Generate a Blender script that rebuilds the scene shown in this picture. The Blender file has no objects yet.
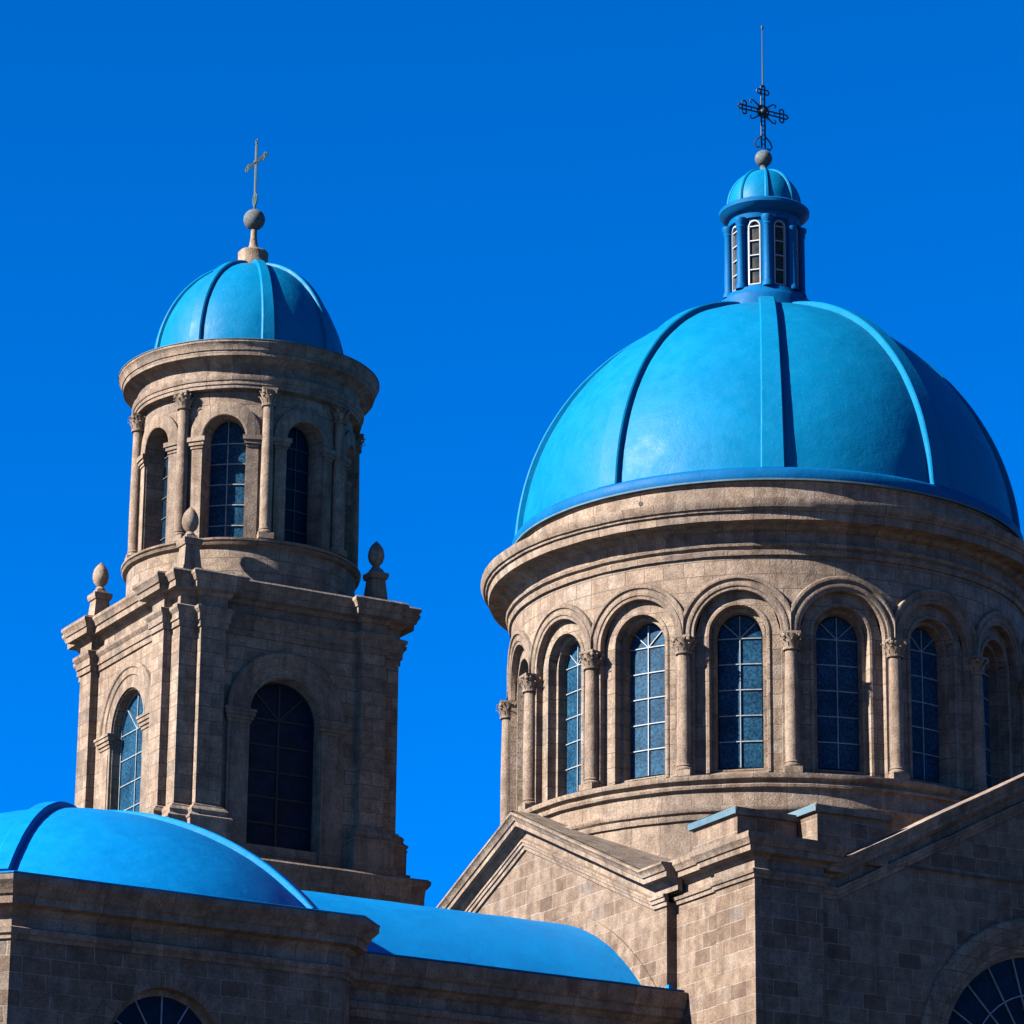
import bpy, bmesh, math, random
from math import sin, cos, pi, sqrt, radians, atan2
from mathutils import Vector, Matrix, noise

random.seed(7)
SC = bpy.context.scene
COL = SC.collection

# ------------------------------------------------------------------ camera
cam_d = bpy.data.cameras.new("camera")
cam_d.sensor_width = 36.0
cam_d.lens = 141.908
cam_d.clip_start = 0.5
cam_d.clip_end = 12000.0
cam = bpy.data.objects.new("camera", cam_d)
COL.objects.link(cam)
_r = Vector((0.8719139, -0.4895664, 0.0095319))
_u = Vector((-0.1602558, -0.2669118, 0.9503032))
_f = Vector((0.4626924, 0.8301101, 0.31118))
cam.matrix_world = Matrix(((_r.x, _u.x, -_f.x, -52.6912721), (_r.y, _u.y, -_f.y, -81.3607214),
                           (_r.z, _u.z, -_f.z, 1.6), (0, 0, 0, 1)))
SC.camera = cam

# ------------------------------------------------------------------ sky and sun
SUN_EL = radians(29.5)
SUN_AZ = radians(5.5)
SUN_DIR = Vector((-cos(SUN_AZ) * cos(SUN_EL), sin(SUN_AZ) * cos(SUN_EL), sin(SUN_EL)))
world = bpy.data.worlds.new("World")
SC.world = world
world.use_nodes = True
wt = world.node_tree
wt.nodes.clear()
sky = wt.nodes.new("ShaderNodeTexSky")
sky.sky_type = 'NISHITA'
sky.sun_disc = False
sky.sun_elevation = SUN_EL
sky.sun_rotation = atan2(SUN_DIR.x, SUN_DIR.y)
sky.altitude = 2300.0
sky.air_density = 0.75
sky.dust_density = 0.0
sky.ozone_density = 9.0
hs = wt.nodes.new("ShaderNodeHueSaturation")
hs.inputs["Saturation"].default_value = 1.5
hs.inputs["Value"].default_value = 1.0
bg = wt.nodes.new("ShaderNodeBackground")
bg.inputs["Strength"].default_value = 0.050
wo = wt.nodes.new("ShaderNodeOutputWorld")
wt.links.new(sky.outputs[0], hs.inputs["Color"])
tint = wt.nodes.new("ShaderNodeMix"); tint.data_type = 'RGBA'; tint.blend_type = 'MULTIPLY'
tint.inputs[0].default_value = 1.0; tint.inputs[7].default_value = (1.0, .94, 1.06, 1)
wt.links.new(hs.outputs[0], tint.inputs[6])
wt.links.new(tint.outputs[2], bg.inputs["Color"])
wt.links.new(bg.outputs[0], wo.inputs["Surface"])

sun_d = bpy.data.lights.new("sun", 'SUN')
sun_d.energy = 5.0
sun_d.angle = radians(0.5)
sun_d.color = (1.0, 0.96, 0.91)
sun = bpy.data.objects.new("sun", sun_d)
sun.rotation_euler = SUN_DIR.to_track_quat('Z', 'Y').to_euler()
sun.location = SUN_DIR * 150
COL.objects.link(sun)

SC.view_settings.view_transform = 'Standard'
SC.view_settings.look = 'None'
SC.view_settings.exposure = 2.35
SC.view_settings.gamma = 1.0
SC.view_settings.use_curve_mapping = False

# ------------------------------------------------------------------ materials
class NT:
    def __init__(s, name):
        s.m = bpy.data.materials.new(name); s.m.use_nodes = True
        s.t = s.m.node_tree; s.b = s.t.nodes["Principled BSDF"]
    def n(s, typ, **kw):
        nd = s.t.nodes.new("ShaderNode" + typ)
        for k, v in kw.items():
            if k in nd.inputs.keys(): nd.inputs[k].default_value = v
            else: setattr(nd, k, v)
        return nd
    def l(s, a, b): s.t.links.new(a, b)
    def pos(s): return s.n("NewGeometry").outputs["Position"]
    def noise(s, vec, scale, detail=4, rough=0.55):
        nd = s.n("TexNoise", Scale=scale, Detail=detail, Roughness=rough)
        s.l(vec, nd.inputs["Vector"]); return nd.outputs["Fac"]
    def ramp(s, fac, stops):
        nd = s.n("ValToRGB"); e = nd.color_ramp.elements
        while len(e) > 1: e.remove(e[-1])
        e[0].position = stops[0][0]; e[0].color = tuple(stops[0][1]) + (1,)
        for p, c in stops[1:]:
            q = e.new(p); q.color = tuple(c) + (1,)
        s.l(fac, nd.inputs["Fac"]); return nd.outputs["Color"]
    def mix(s, a, b, fac, mode='MIX'):
        nd = s.n("Mix", data_type='RGBA', blend_type=mode)
        for v, i in ((fac, 0), (a, 6), (b, 7)):
            if isinstance(v, (int, float)): nd.inputs[i].default_value = v
            elif isinstance(v, tuple): nd.inputs[i].default_value = v + (1,)
            else: s.l(v, nd.inputs[i])
        return nd.outputs[2]
    def math(s, op, a, b=0.0):
        nd = s.n("Math", operation=op)
        for v, i in ((a, 0), (b, 1)):
            if isinstance(v, (int, float)): nd.inputs[i].default_value = v
            else: s.l(v, nd.inputs[i])
        return nd.outputs[0]
    def bump(s, h, strength, dist=0.02):
        nd = s.n("Bump", Strength=strength, Distance=dist)
        s.l(h, nd.inputs["Height"]); s.l(nd.outputs[0], s.b.inputs["Normal"])
    def stretched(s, vec, sc):
        nd = s.n("Mapping"); nd.inputs["Scale"].default_value = sc
        s.l(vec, nd.inputs["Vector"]); return nd.outputs[0]

def stone(name, tints, bw, bh, mortar, msize, mstrength=1.0, contrast=1.0, off=(0, 0), stain=0.55):
    m = NT(name)
    uv = m.n("UVMap", uv_map="uv").outputs[0]
    P = m.pos()
    wob = m.n("TexNoise", Scale=1.7, Detail=2)
    m.l(uv, wob.inputs["Vector"])
    sub = m.n("VectorMath", operation='SUBTRACT'); m.l(wob.outputs["Color"], sub.inputs[0]); sub.inputs[1].default_value = (.5, .5, .5)
    scl = m.n("VectorMath", operation='MULTIPLY'); m.l(sub.outputs[0], scl.inputs[0]); scl.inputs[1].default_value = (.10, .035, 0)
    add = m.n("VectorMath", operation='ADD'); m.l(uv, add.inputs[0]); m.l(scl.outputs[0], add.inputs[1])
    add2 = m.n("VectorMath", operation='ADD'); m.l(add.outputs[0], add2.inputs[0]); add2.inputs[1].default_value = (off[0], off[1], 0)
    br = m.n("TexBrick", offset=0.5, offset_frequency=2, squash=0.78, squash_frequency=3)
    br.inputs["Color1"].default_value = (0, 0, 0, 1); br.inputs["Color2"].default_value = (1, 1, 1, 1)
    br.inputs["Mortar"].default_value = (.5, .5, .5, 1)
    br.inputs["Scale"].default_value = 1.0; br.inputs["Mortar Size"].default_value = msize
    br.inputs["Mortar Smooth"].default_value = 0.25; br.inputs["Bias"].default_value = 0.0
    br.inputs["Brick Width"].default_value = bw; br.inputs["Row Height"].default_value = bh
    m.l(add2.outputs[0], br.inputs["Vector"])
    base = m.ramp(br.outputs["Color"], tints)
    # grain and blotches of the volcanic stone
    fine = m.noise(P, 26.0, 5, .7)
    mid = m.noise(P, 3.2, 5, .62)
    big = m.noise(P, 0.55, 4, .6)
    c = m.mix(base, m.ramp(fine, [(.34, (.62, .60, .58)), (.66, (1.30, 1.28, 1.26))]), 0.9 * contrast, 'MULTIPLY')
    c = m.mix(c, m.ramp(mid, [(.34, (.70, .68, .66)), (.64, (1.22, 1.22, 1.21))]), 0.9 * contrast, 'MULTIPLY')
    c = m.mix(c, m.ramp(big, [(.34, (.84, .80, .78)), (.66, (1.1, 1.1, 1.1))]), 0.8, 'MULTIPLY')
    # rain streaks
    st = m.noise(m.stretched(P, (2.6, 2.6, .22)), 1.5, 4, .6)
    c = m.mix(c, m.ramp(st, [(.34, (.60, .56, .54)), (.52, (1, 1, 1))]), stain, 'MULTIPLY')
    # small dark pits
    pit = m.noise(P, 55.0, 3, .6)
    c = m.mix(c, m.ramp(pit, [(.30, (.45, .42, .40)), (.40, (1, 1, 1))]), .7, 'MULTIPLY')
    # pointing
    mf = m.math('MULTIPLY', br.outputs["Fac"], m.math('MULTIPLY', m.ramp(mid, [(.35, (.25,) * 3), (.6, (1,) * 3)]), mstrength))
    c = m.mix(c, mortar, mf)
    m.l(c, m.b.inputs["Base Color"])
    m.b.inputs["Roughness"].default_value = .93
    m.b.inputs["Specular IOR Level"].default_value = .15
    h = m.math('ADD', m.math('MULTIPLY', fine, .45), m.math('MULTIPLY', mid, .8))
    h = m.math('SUBTRACT', h, m.math('MULTIPLY', br.outputs["Fac"], .55))
    h = m.math('ADD', h, m.math('MULTIPLY', br.outputs["Color"], .25))
    m.bump(h, .85, .045)
    return m.m

T1 = [(0, (0.0752, 0.0529, 0.0381)), (.25, (0.0961, 0.0689, 0.0493)), (.6, (0.1114, 0.0814, 0.0592)), (.9, (0.1253, 0.0940, 0.0705)), (1, (0.0940, 0.0779, 0.0648))]
T2 = [(0, (0.1015, 0.0805, 0.0649)), (.12, (0.1219, 0.0941, 0.0718)), (.3, (0.1392, 0.1057, 0.0789)), (.7, (0.1494, 0.1136, 0.0846)), (.9, (0.1581, 0.1236, 0.0952)), (1, (0.1377, 0.1136, 0.0917))]
M_WALL = stone("coursed_tuff_masonry", T1, .62, .34, (.17, .139, .112), .012, .9)
M_ASH = stone("fine_ashlar_masonry", T2, .66, .36, (.045, .034, .026), .009, .9, 1.05)
M_TRIM = stone("carved_stone_trim", T2, .95, 60.0, (.035, .027, .021), .007, .8, 1.0, (0, 21.3), .75)
M_ROOF = stone("weathered_roof_stone", [(0, (.085, .067, .052)), (.5, (.108, .085, .066)), (1, (.13, .105, .083))], 1.1, .5, (.13, .11, .09), .008, .7, 1.2, (0, 0), .8)

def paint(name, c0, c1, c2, rough=.44, patch=1.0):
    m = NT(name); P = m.pos()
    big = m.noise(P, .55, 5, .6); mid = m.noise(P, 2.6, 6, .62); fine = m.noise(P, 22, 4, .7)
    c = m.ramp(m.math('ADD', m.math('MULTIPLY', big, .55), m.math('MULTIPLY', mid, .45)), [(.36, c0), (.5, c1), (.64, c2)])
    c = m.mix(c, m.ramp(fine, [(.3, (.86, .90, .92)), (.7, (1.12, 1.07, 1.05))]), .7, 'MULTIPLY')
    st = m.noise(m.stretched(P, (3, 3, .5)), 1.3, 5, .6)
    c = m.mix(c, m.ramp(st, [(.30, (.78, .84, .88)), (.48, (1, 1, 1))]), .45, 'MULTIPLY')
    vo = m.n("TexVoronoi", Scale=.42); m.l(P, vo.inputs["Vector"])
    vs = m.n("SeparateColor"); m.l(vo.outputs["Color"], vs.inputs[0])
    c = m.mix(c, m.ramp(vs.outputs[0], [(0, (.90, .90, .92)), (1, (1.10, 1.10, 1.08))]), .5, 'MULTIPLY')
    spk = m.noise(P, 34, 2, .6)
    c = m.mix(c, (.10, .20, .24), m.math('MULTIPLY', m.ramp(spk, [(.70, (0,) * 3), (.74, (1,) * 3)]), .5 * patch))
    flk = m.noise(P, 9, 4, .65)
    c = m.mix(c, (.06, .16, .21), m.math('MULTIPLY', m.ramp(flk, [(.68, (0,) * 3), (.74, (1,) * 3)]), .25 * patch))
    m.l(c, m.b.inputs["Base Color"])
    m.l(m.ramp(mid, [(.3, (rough - .08,) * 3), (.7, (rough + .14,) * 3)]), m.b.inputs["Roughness"])
    m.b.inputs["Specular IOR Level"].default_value = .05
    m.bump(m.math('ADD', m.math('MULTIPLY', fine, .3), m.math('MULTIPLY', mid, 1.2)), .45, .03)
    return m.m

M_BLUE = paint("turquoise_blue_paint", (.0003, .074, .152), (.0003, .079, .162), (.0005, .084, .170))
M_BLUE2 = paint("azure_blue_paint", (0.0002, 0.0855, 0.2209), (0.0002, 0.0959, 0.2435), (0.0002, 0.1061, 0.2584), .5, .4)
M_BLUE3 = paint("deep_azure_paint", (0.0002, 0.0442, 0.1178), (0.0002, 0.0499, 0.1320), (0.0002, 0.0571, 0.1462), .5, .6)
M_RIM = paint("worn_pale_blue_trim", (0.0321, 0.0607, 0.0821), (0.0428, 0.0749, 0.0963), (0.0607, 0.0927, 0.1105), .6)

def plain(name, col, rough=.6, metal=0.0, var=.25, scale=9, spec=.4, bump=.3):
    m = NT(name); P = m.pos(); f = m.noise(P, scale, 5, .65)
    lo = tuple(c * (1 - var) for c in col); hi = tuple(min(1, c * (1 + var)) for c in col)
    m.l(m.ramp(f, [(.32, lo), (.68, hi)]), m.b.inputs["Base Color"])
    m.b.inputs["Roughness"].default_value = rough; m.b.inputs["Metallic"].default_value = metal
    m.b.inputs["Specular IOR Level"].default_value = spec
    m.bump(f, bump, .01)
    return m.m
M_IRON = plain("dark_wrought_iron", (.018, .022, .026), .55, .6)
M_PATINA = plain("green_bronze_patina", (.009, .024, .023), .7, .1, .45, 14)
M_BALL = plain("lichened_grey_stone_ball", (.050, .056, .056), .85, 0, .4, 12, .2, .6)
M_WHITE = plain("white_window_paint", (.17, .18, .185), .6, 0, .12)
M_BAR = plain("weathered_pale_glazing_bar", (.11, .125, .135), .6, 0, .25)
M_BARS = plain("shaded_belfry_bar", (.022, .028, .034), .6, .1, .25)  # belfry bars with shade put into the colour
M_BARL = plain("sunlit_tower_bar", (.10, .115, .125), .6, 0, .25)  # bars of the sunny tower window, sunlight put into the colour
M_BARD = plain("shaded_tower_bar", (.0035, .004, .005), .6, .2, .25)  # the same tower bars with shade put into the colour
M_GROUND = plain("paving", (.040, .032, .025), .9, 0, .25, .4)
M_HOLE = plain("dark_drain_mouth", (.02, .017, .015), .9)

def glass(name, c0, c1, rough, scale, spec=.06):
    m = NT(name); P = m.pos()
    v = m.n("TexVoronoi", Scale=scale); m.l(P, v.inputs["Vector"])
    n2 = m.noise(P, scale * .9, 4, .7)
    f = m.math('ADD', m.math('MULTIPLY', v.outputs["Distance"], .55), m.math('MULTIPLY', n2, .6))
    big = m.noise(P, 1.4, 3, .6)
    m.l(m.mix(m.ramp(f, [(.32, c0), (.74, c1)]), m.ramp(big, [(.34, (.55, .58, .62)), (.66, (1.3, 1.25, 1.2))]), .8, 'MULTIPLY'), m.b.inputs["Base Color"])
    m.b.inputs["Roughness"].default_value = rough
    m.b.inputs["Specular IOR Level"].default_value = spec
    m.bump(n2, .35, .012)
    return m.m
M_GLASS = glass("mottled_blue_window_glass", (.0015, .009, .020), (.009, .038, .070), .5, 16, .03)
M_GLASSD = glass("shaded_blue_window_glass", (.001, .006, .014), (.002, .010, .022), .4, 6)  # window glass with shade put into its colour
M_GLASSL = glass("dim_lantern_glass", (.006, .014, .022), (.03, .026, .02), .25, 5)

# ------------------------------------------------------------------ mesh helpers
def jit(bm, amt, freq=1.3):
    """worn edges: a smooth wobble of a few millimetres"""
    for v in bm.verts:
        n = noise.noise_vector(v.co * freq); k = noise.noise_vector(v.co * freq * 4.7)
        v.co += (n * .6 + k * .4) * amt

def link(name, bm, mat, parent=None, cyl=None, smooth=True, ang=32, wob=0.0, rot=None, dup=True):
    if dup: bmesh.ops.remove_doubles(bm, verts=bm.verts, dist=.0004)
    if wob: jit(bm, wob)
    bmesh.ops.recalc_face_normals(bm, faces=bm.faces)
    uvl = bm.loops.layers.uv.new("uv")
    for f in bm.faces:
        n = f.normal; c = f.calc_center_median()
        for lp in f.loops:
            p = lp.vert.co
            if cyl:
                a0 = atan2(c.x, -c.y); a = atan2(p.x, -p.y)
                if a - a0 > pi: a -= 2 * pi
                if a - a0 < -pi: a += 2 * pi
                if abs(n.z) > .8: lp[uvl].uv = (a * cyl, sqrt(p.x ** 2 + p.y ** 2))
                else: lp[uvl].uv = (a * cyl, p.z)
            elif abs(n.z) > .8: lp[uvl].uv = (p.x, p.y)
            elif abs(n.x) > abs(n.y): lp[uvl].uv = (p.y + 3.1, p.z)
            else: lp[uvl].uv = (p.x, p.z)
    me = bpy.data.meshes.new(name)
    bm.to_mesh(me); bm.free()
    me.materials.append(mat)
    if smooth:
        for p in me.polygons: p.use_smooth = True
        me.set_sharp_from_angle(angle=radians(ang))
    o = bpy.data.objects.new(name, me)
    COL.objects.link(o)
    if parent: o.parent = parent
    if rot is not None: o.rotation_euler = (0, 0, rot)
    return o

def thing(name, label, cat, loc=(0, 0, 0), group=None):
    o = bpy.data.objects.new(name, None); COL.objects.link(o)
    o.location = loc; o["label"] = label; o["category"] = cat
    if group: o["group"] = group
    o.empty_display_size = .5
    return o

def copy_part(o, rot):
    """a part and its sub-parts, turned about the thing's axis"""
    c = o.copy(); COL.objects.link(c); c.parent = o.parent; c.rotation_euler = (0, 0, rot)
    for ch in o.children:
        d = ch.copy(); COL.objects.link(d); d.parent = c
    return c

def flat(h, ang=0.0):
    ca, sa = cos(ang), sin(ang)
    def f(u, z, d):
        x, y = u, -(h + d)
        return Vector((x * ca - y * sa, x * sa + y * ca, z))
    return f

def cylf(R, ang=0.0):
    def f(u, z, d):
        a = ang + u / R
        return Vector(((R + d) * sin(a), -(R + d) * cos(a), z))
    return f

def quad(bm, *ps):
    vs = [bm.verts.new(p) for p in ps]
    try: return bm.faces.new(vs)
    except ValueError: return None

def arch_us(u0, u1, w, n=20, step=.25, uc=0.0):
    us = set()
    for i in range(n + 1): us.add(round(uc - w * cos(pi * i / n), 5))
    for a, b in ((u0, uc - w), (uc + w, u1)):
        k = max(1, int(math.ceil(abs(b - a) / step)))
        for i in range(k + 1): us.add(round(a + (b - a) * i / k, 5))
    us = sorted(x for x in us if u0 - 1e-4 <= x <= u1 + 1e-4)
    return us

def wall_arch(bm, f, u0, u1, z0, z1, w, zs, zb, d=0.0, uc=0.0, n=20, top=None):
    """a wall sheet with a round-headed opening of half width w, springing zs, sill zb"""
    us = arch_us(u0, u1, w, n, uc=uc)
    T = top or (lambda u: z1)
    for a, b in zip(us[:-1], us[1:]):
        m = (a + b) / 2 - uc
        if abs(m) > w:
            lv = [z0, zb, zs]
            for p, q in zip(lv[:-1], lv[1:]):
                if q - p > 1e-5: quad(bm, f(a, p, d), f(b, p, d), f(b, q, d), f(a, q, d))
            quad(bm, f(a, zs, d), f(b, zs, d), f(b, T(b), d), f(a, T(a), d))
        else:
            if zb - z0 > 1e-5: quad(bm, f(a, z0, d), f(b, z0, d), f(b, zb, d), f(a, zb, d))
            ha = zs + sqrt(max(0, w * w - (a - uc) ** 2)); hb = zs + sqrt(max(0, w * w - (b - uc) ** 2))
            quad(bm, f(a, ha, d), f(b, hb, d), f(b, T(b), d), f(a, T(a), d))

def outline(w, zs, zb, n=20, uc=0.0):
    pts = [(uc - w, zb), (uc - w, zs)]
    pts += [(uc - w * cos(pi * i / n), zs + w * sin(pi * i / n)) for i in range(1, n)]
    pts += [(uc + w, zs), (uc + w, zb)]
    return pts

def reveal(bm, f, w, zs, zb, d0, d1, uc=0.0, n=20, sill=0.0, w1=None):
    p = outline(w, zs, zb, n, uc); q = outline(w1 or w, zs, zb + sill, n, uc)
    for (a, b), (c, e) in zip(zip(p[:-1], p[1:]), zip(q[:-1], q[1:])):
        quad(bm, f(*a, d0), f(*b, d0), f(*e, d1), f(*c, d1))
    quad(bm, f(*p[-1], d0), f(*p[0], d0), f(*q[0], d1), f(*q[-1], d1))

def pane(bm, f, w, zs, zb, d, uc=0.0, n=20):
    us = [uc - w * cos(pi * i / n) for i in range(n + 1)]
    for a, b in zip(us[:-1], us[1:]):
        quad(bm, f(a, zb, d), f(b, zb, d), f(b, zs + sqrt(max(0, w * w - (b - uc) ** 2)), d), f(a, zs + sqrt(max(0, w * w - (a - uc) ** 2)), d))

def archband(bm, f, prof, zs, zfoot, clip=None, uc=0.0, n=28, ztop=None):
    """moulding bent round an arch; prof = [(radius, d)]"""
    st = []
    for i in range(n + 1):
        a = pi * i / n
        st.append([(uc - r * cos(a), zs + r * sin(a), d) for r, d in prof])
    if zfoot < zs - 1e-4:
        st.insert(0, [(uc - r, zfoot, d) for r, d in prof]); st.append([(uc + r, zfoot, d) for r, d in prof])
    def cl(t):
        u, z, d = t
        if clip: u = max(uc - clip, min(uc + clip, u))
        return f(u, z, d)
    for A, B in zip(st[:-1], st[1:]):
        for j in range(len(prof) - 1):
            quad(bm, cl(A[j]), cl(A[j + 1]), cl(B[j + 1]), cl(B[j]))
    for S in (st[0], st[-1]):
        vs = [bm.verts.new(cl(t)) for t in S]
        try: bm.faces.new(vs)
        except ValueError: pass

def box(bm, f, u0, u1, z0, z1, d0, d1, nu=1):
    """box in wall space"""
    for i in range(nu):
        a = u0 + (u1 - u0) * i / nu; b = u0 + (u1 - u0) * (i + 1) / nu
        quad(bm, f(a, z0, d1), f(b, z0, d1), f(b, z1, d1), f(a, z1, d1))
        quad(bm, f(a, z0, d0), f(b, z0, d0), f(b, z1, d0), f(a, z1, d0))
        quad(bm, f(a, z1, d0), f(b, z1, d0), f(b, z1, d1), f(a, z1, d1))
        quad(bm, f(a, z0, d0), f(b, z0, d0), f(b, z0, d1), f(a, z0, d1))
    for u in (u0, u1): quad(bm, f(u, z0, d0), f(u, z0, d1), f(u, z1, d1), f(u, z1, d0))

def bar(bm, f, p, q, w, d0, d1):
    if abs(q[0] - p[0]) > .3:
        m = ((p[0] + q[0]) / 2, (p[1] + q[1]) / 2)
        bar(bm, f, p, m, w, d0, d1); bar(bm, f, m, q, w, d0, d1); return
    du, dz = q[0] - p[0], q[1] - p[1]; L = sqrt(du * du + dz * dz); nx, nz = -dz / L * w / 2, du / L * w / 2
    c = [(p[0] + nx, p[1] + nz), (q[0] + nx, q[1] + nz), (q[0] - nx, q[1] - nz), (p[0] - nx, p[1] - nz)]
    F = [f(*t, d1) for t in c]; B = [f(*t, d0) for t in c]
    quad(bm, *F); quad(bm, *B)
    for i in range(4): quad(bm, F[i], F[(i + 1) % 4], B[(i + 1) % 4], B[i])

def lathe(bm, prof, n=96, cx=0, cy=0, a0=0.0, rz=None):
    rings = []
    for r, z in prof:
        if r < 1e-5: rings.append([bm.verts.new((cx, cy, z))])
        else: rings.append([bm.verts.new((cx + r * sin(a0 + 2 * pi * i / n), cy - r * cos(a0 + 2 * pi * i / n), z)) for i in range(n)])
    for A, B in zip(rings[:-1], rings[1:]):
        for i in range(n):
            j = (i + 1) % n
            if len(A) == 1 and len(B) == 1: continue
            if len(A) == 1: bm.faces.new((A[0], B[j], B[i]))
            elif len(B) == 1: bm.faces.new((A[i], A[j], B[0]))
            else: bm.faces.new((A[i], A[j], B[j], B[i]))

def offset_poly(pts, off, closed):
    out = []; n = len(pts)
    def nrm(a, b):
        dx, dy = b[0] - a[0], b[1] - a[1]; L = sqrt(dx * dx + dy * dy); return (dy / L, -dx / L)
    for i in range(n):
        if closed or 0 < i < n - 1:
            n1 = nrm(pts[i - 1], pts[i]); n2 = nrm(pts[i], pts[(i + 1) % n])
            k = 1 + n1[0] * n2[0] + n1[1] * n2[1]
            out.append((pts[i][0] + off * (n1[0] + n2[0]) / k, pts[i][1] + off * (n1[1] + n2[1]) / k))
        else:
            m = nrm(pts[0], pts[1]) if i == 0 else nrm(pts[-2], pts[-1])
            out.append((pts[i][0] + off * m[0], pts[i][1] + off * m[1]))
    return out

def sweep(bm, pts, prof, closed=True, step=.6):
    """moulding run round a plan outline (counter-clockwise, outside on the right); prof=[(out,z)]"""
    rings = []
    for off, z in prof:
        pl = offset_poly(pts, off, closed); ring = []
        m = len(pl) if closed else len(pl) - 1
        for i in range(m):
            a, b = pl[i], pl[(i + 1) % len(pl)]
            base = sqrt((pts[i][0] - pts[(i + 1) % len(pts)][0]) ** 2 + (pts[i][1] - pts[(i + 1) % len(pts)][1]) ** 2)
            k = max(1, int(base / step))
            for j in range(k): ring.append((a[0] + (b[0] - a[0]) * j / k, a[1] + (b[1] - a[1]) * j / k, z))
        if not closed: ring.append((pl[-1][0], pl[-1][1], z))
        rings.append([bm.verts.new(p) for p in ring])
    n = len(rings[0])
    for A, B in zip(rings[:-1], rings[1:]):
        for i in range(n if closed else n - 1):
            j = (i + 1) % n
            bm.faces.new((A[i], A[j], B[j], B[i]))
    if not closed:
        for k in (0, -1):
            vs = [bm.verts.new(r[k].co) for r in rings]
            try: bm.faces.new(vs)
            except ValueError: pass

def cube(bm, c, s):
    x, y, z = c; a, b, h = s[0] / 2, s[1] / 2, s[2] / 2
    v = [Vector((x + i * a, y + j * b, z + k * h)) for i in (-1, 1) for j in (-1, 1) for k in (-1, 1)]
    for q in ((0, 1, 3, 2), (4, 5, 7, 6), (0, 1, 5, 4), (2, 3, 7, 6), (0, 2, 6, 4), (1, 3, 7, 5)): quad(bm, *[v[i] for i in q])

def tube(bm, pts, r, n=6, r1=None):
    pts = [Vector(p) for p in pts]; rings = []
    for i, p in enumerate(pts):
        t = (pts[min(i + 1, len(pts) - 1)] - pts[max(i - 1, 0)]).normalized()
        a = t.orthogonal().normalized() if i == 0 else (a - t * a.dot(t)).normalized()
        b = t.cross(a); rr = r + ((r1 if r1 is not None else r) - r) * i / max(1, len(pts) - 1)
        rings.append([bm.verts.new(p + (a * cos(2 * pi * k / n) + b * sin(2 * pi * k / n)) * rr) for k in range(n)])
    for A, B in zip(rings[:-1], rings[1:]):
        for k in range(n): bm.faces.new((A[k], A[(k + 1) % n], B[(k + 1) % n], B[k]))
    bm.faces.new(rings[0]); bm.faces.new(rings[-1])

def ring_pts(c, ax, r, n=14, a0=0.0, a1=2 * pi):
    return [Vector(c) + ax[0] * (r * cos(a0 + (a1 - a0) * i / n)) + ax[1] * (r * sin(a0 + (a1 - a0) * i / n)) for i in range(n + 1)]

def ball(bm, c, r, sz=1.0, n=20):
    lathe(bm, [(r * sin(pi * i / 14) if 0 < i < 14 else 0, c[2] - r * sz * cos(pi * i / 14)) for i in range(15)], n, c[0], c[1])

def rib(bm, prof, ang, w0, w1, h, n=None):
    """raised band up a dome meridian; prof = [(r,z)] from the base up"""
    N = len(prof); rows = []
    e_t = Vector((cos(ang), sin(ang), 0)); e_r = Vector((sin(ang), -cos(ang), 0))
    for i, (r, z) in enumerate(prof):
        a = prof[max(0, i - 1)]; b = prof[min(N - 1, i + 1)]
        dr, dz = b[0] - a[0], b[1] - a[1]; L = sqrt(dr * dr + dz * dz)
        nr, nz = dz / L, -dr / L
        w = (w0 + (w1 - w0) * i / (N - 1)) / 2
        sag = r - sqrt(max(0, r * r - w * w))
        base = e_r * (r - sag - .05) + Vector((0, 0, z)); top = e_r * (r + nr * h) + Vector((0, 0, z + nz * h))
        c = .03
        rows.append([base - e_t * w, top - e_t * w - (e_r * nr + Vector((0, 0, nz))) * c, top - e_t * (w - c), top + e_t * (w - c), top + e_t * w - (e_r * nr + Vector((0, 0, nz))) * c, base + e_t * w])
    for A, B in zip(rows[:-1], rows[1:]):
        for j in range(5): quad(bm, A[j], A[j + 1], B[j + 1], B[j])
    for R in (rows[0], rows[-1]): quad(bm, *R)

def capital(bm, cx, cy, z0, z1, r, w):
    """leafy capital: bell, two rows of leaves, corner scrolls, abacus"""
    h = z1 - z0
    lathe(bm, [(r * 1.18, z0 - h * .04), (r * 1.25, z0), (r * 1.25, z0 + h * .08), (r * 1.0, z0 + h * .1), (r * 1.05, z0 + h * .5), (r * 1.3, z0 + h * .82), (w * .48, z0 + h * .86)], 18, cx, cy)
    for row, (zz, k, rr, lh) in enumerate(((.10, 8, 1.12, .42), (.36, 8, 1.22, .42))):
        for i in range(k):
            a = 2 * pi * (i + row * .5) / k
            d = Vector((sin(a), -cos(a), 0)); t = Vector((cos(a), sin(a), 0)); o = Vector((cx, cy, z0 + h * zz))
            tip = r * .42 * (1 + .25 * random.random())
            L = [(0, rr * r * .92, .34), (.5, rr * r * 1.06, .40), (.85, rr * r * 1.12 + tip * .6, .30), (1.0, rr * r * 1.1 + tip, .16), (.88, rr * r * 1.1 + tip * 1.15, .1)]
            pv = None
            for s, rd, ww in L:
                p = o + d * rd + Vector((0, 0, s * lh * h)); e = [p - t * ww * r, p + d * .02, p + t * ww * r]
                if pv:
                    quad(bm, pv[0], pv[1], e[1], e[0]); quad(bm, pv[1], pv[2], e[2], e[1])
                pv = e
    for i in range(4):
        a = pi / 4 + i * pi / 2 + 0
        d = Vector((sin(a), -cos(a), 0))
        p = Vector((cx, cy, z0 + h * .74)) + d * (w * .58)
        ball(bm, p, r * .36, 1.0, 8)
    cube(bm, (cx, cy, z0 + h * .93), (w * 1.02, w * 1.02, h * .14))

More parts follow.
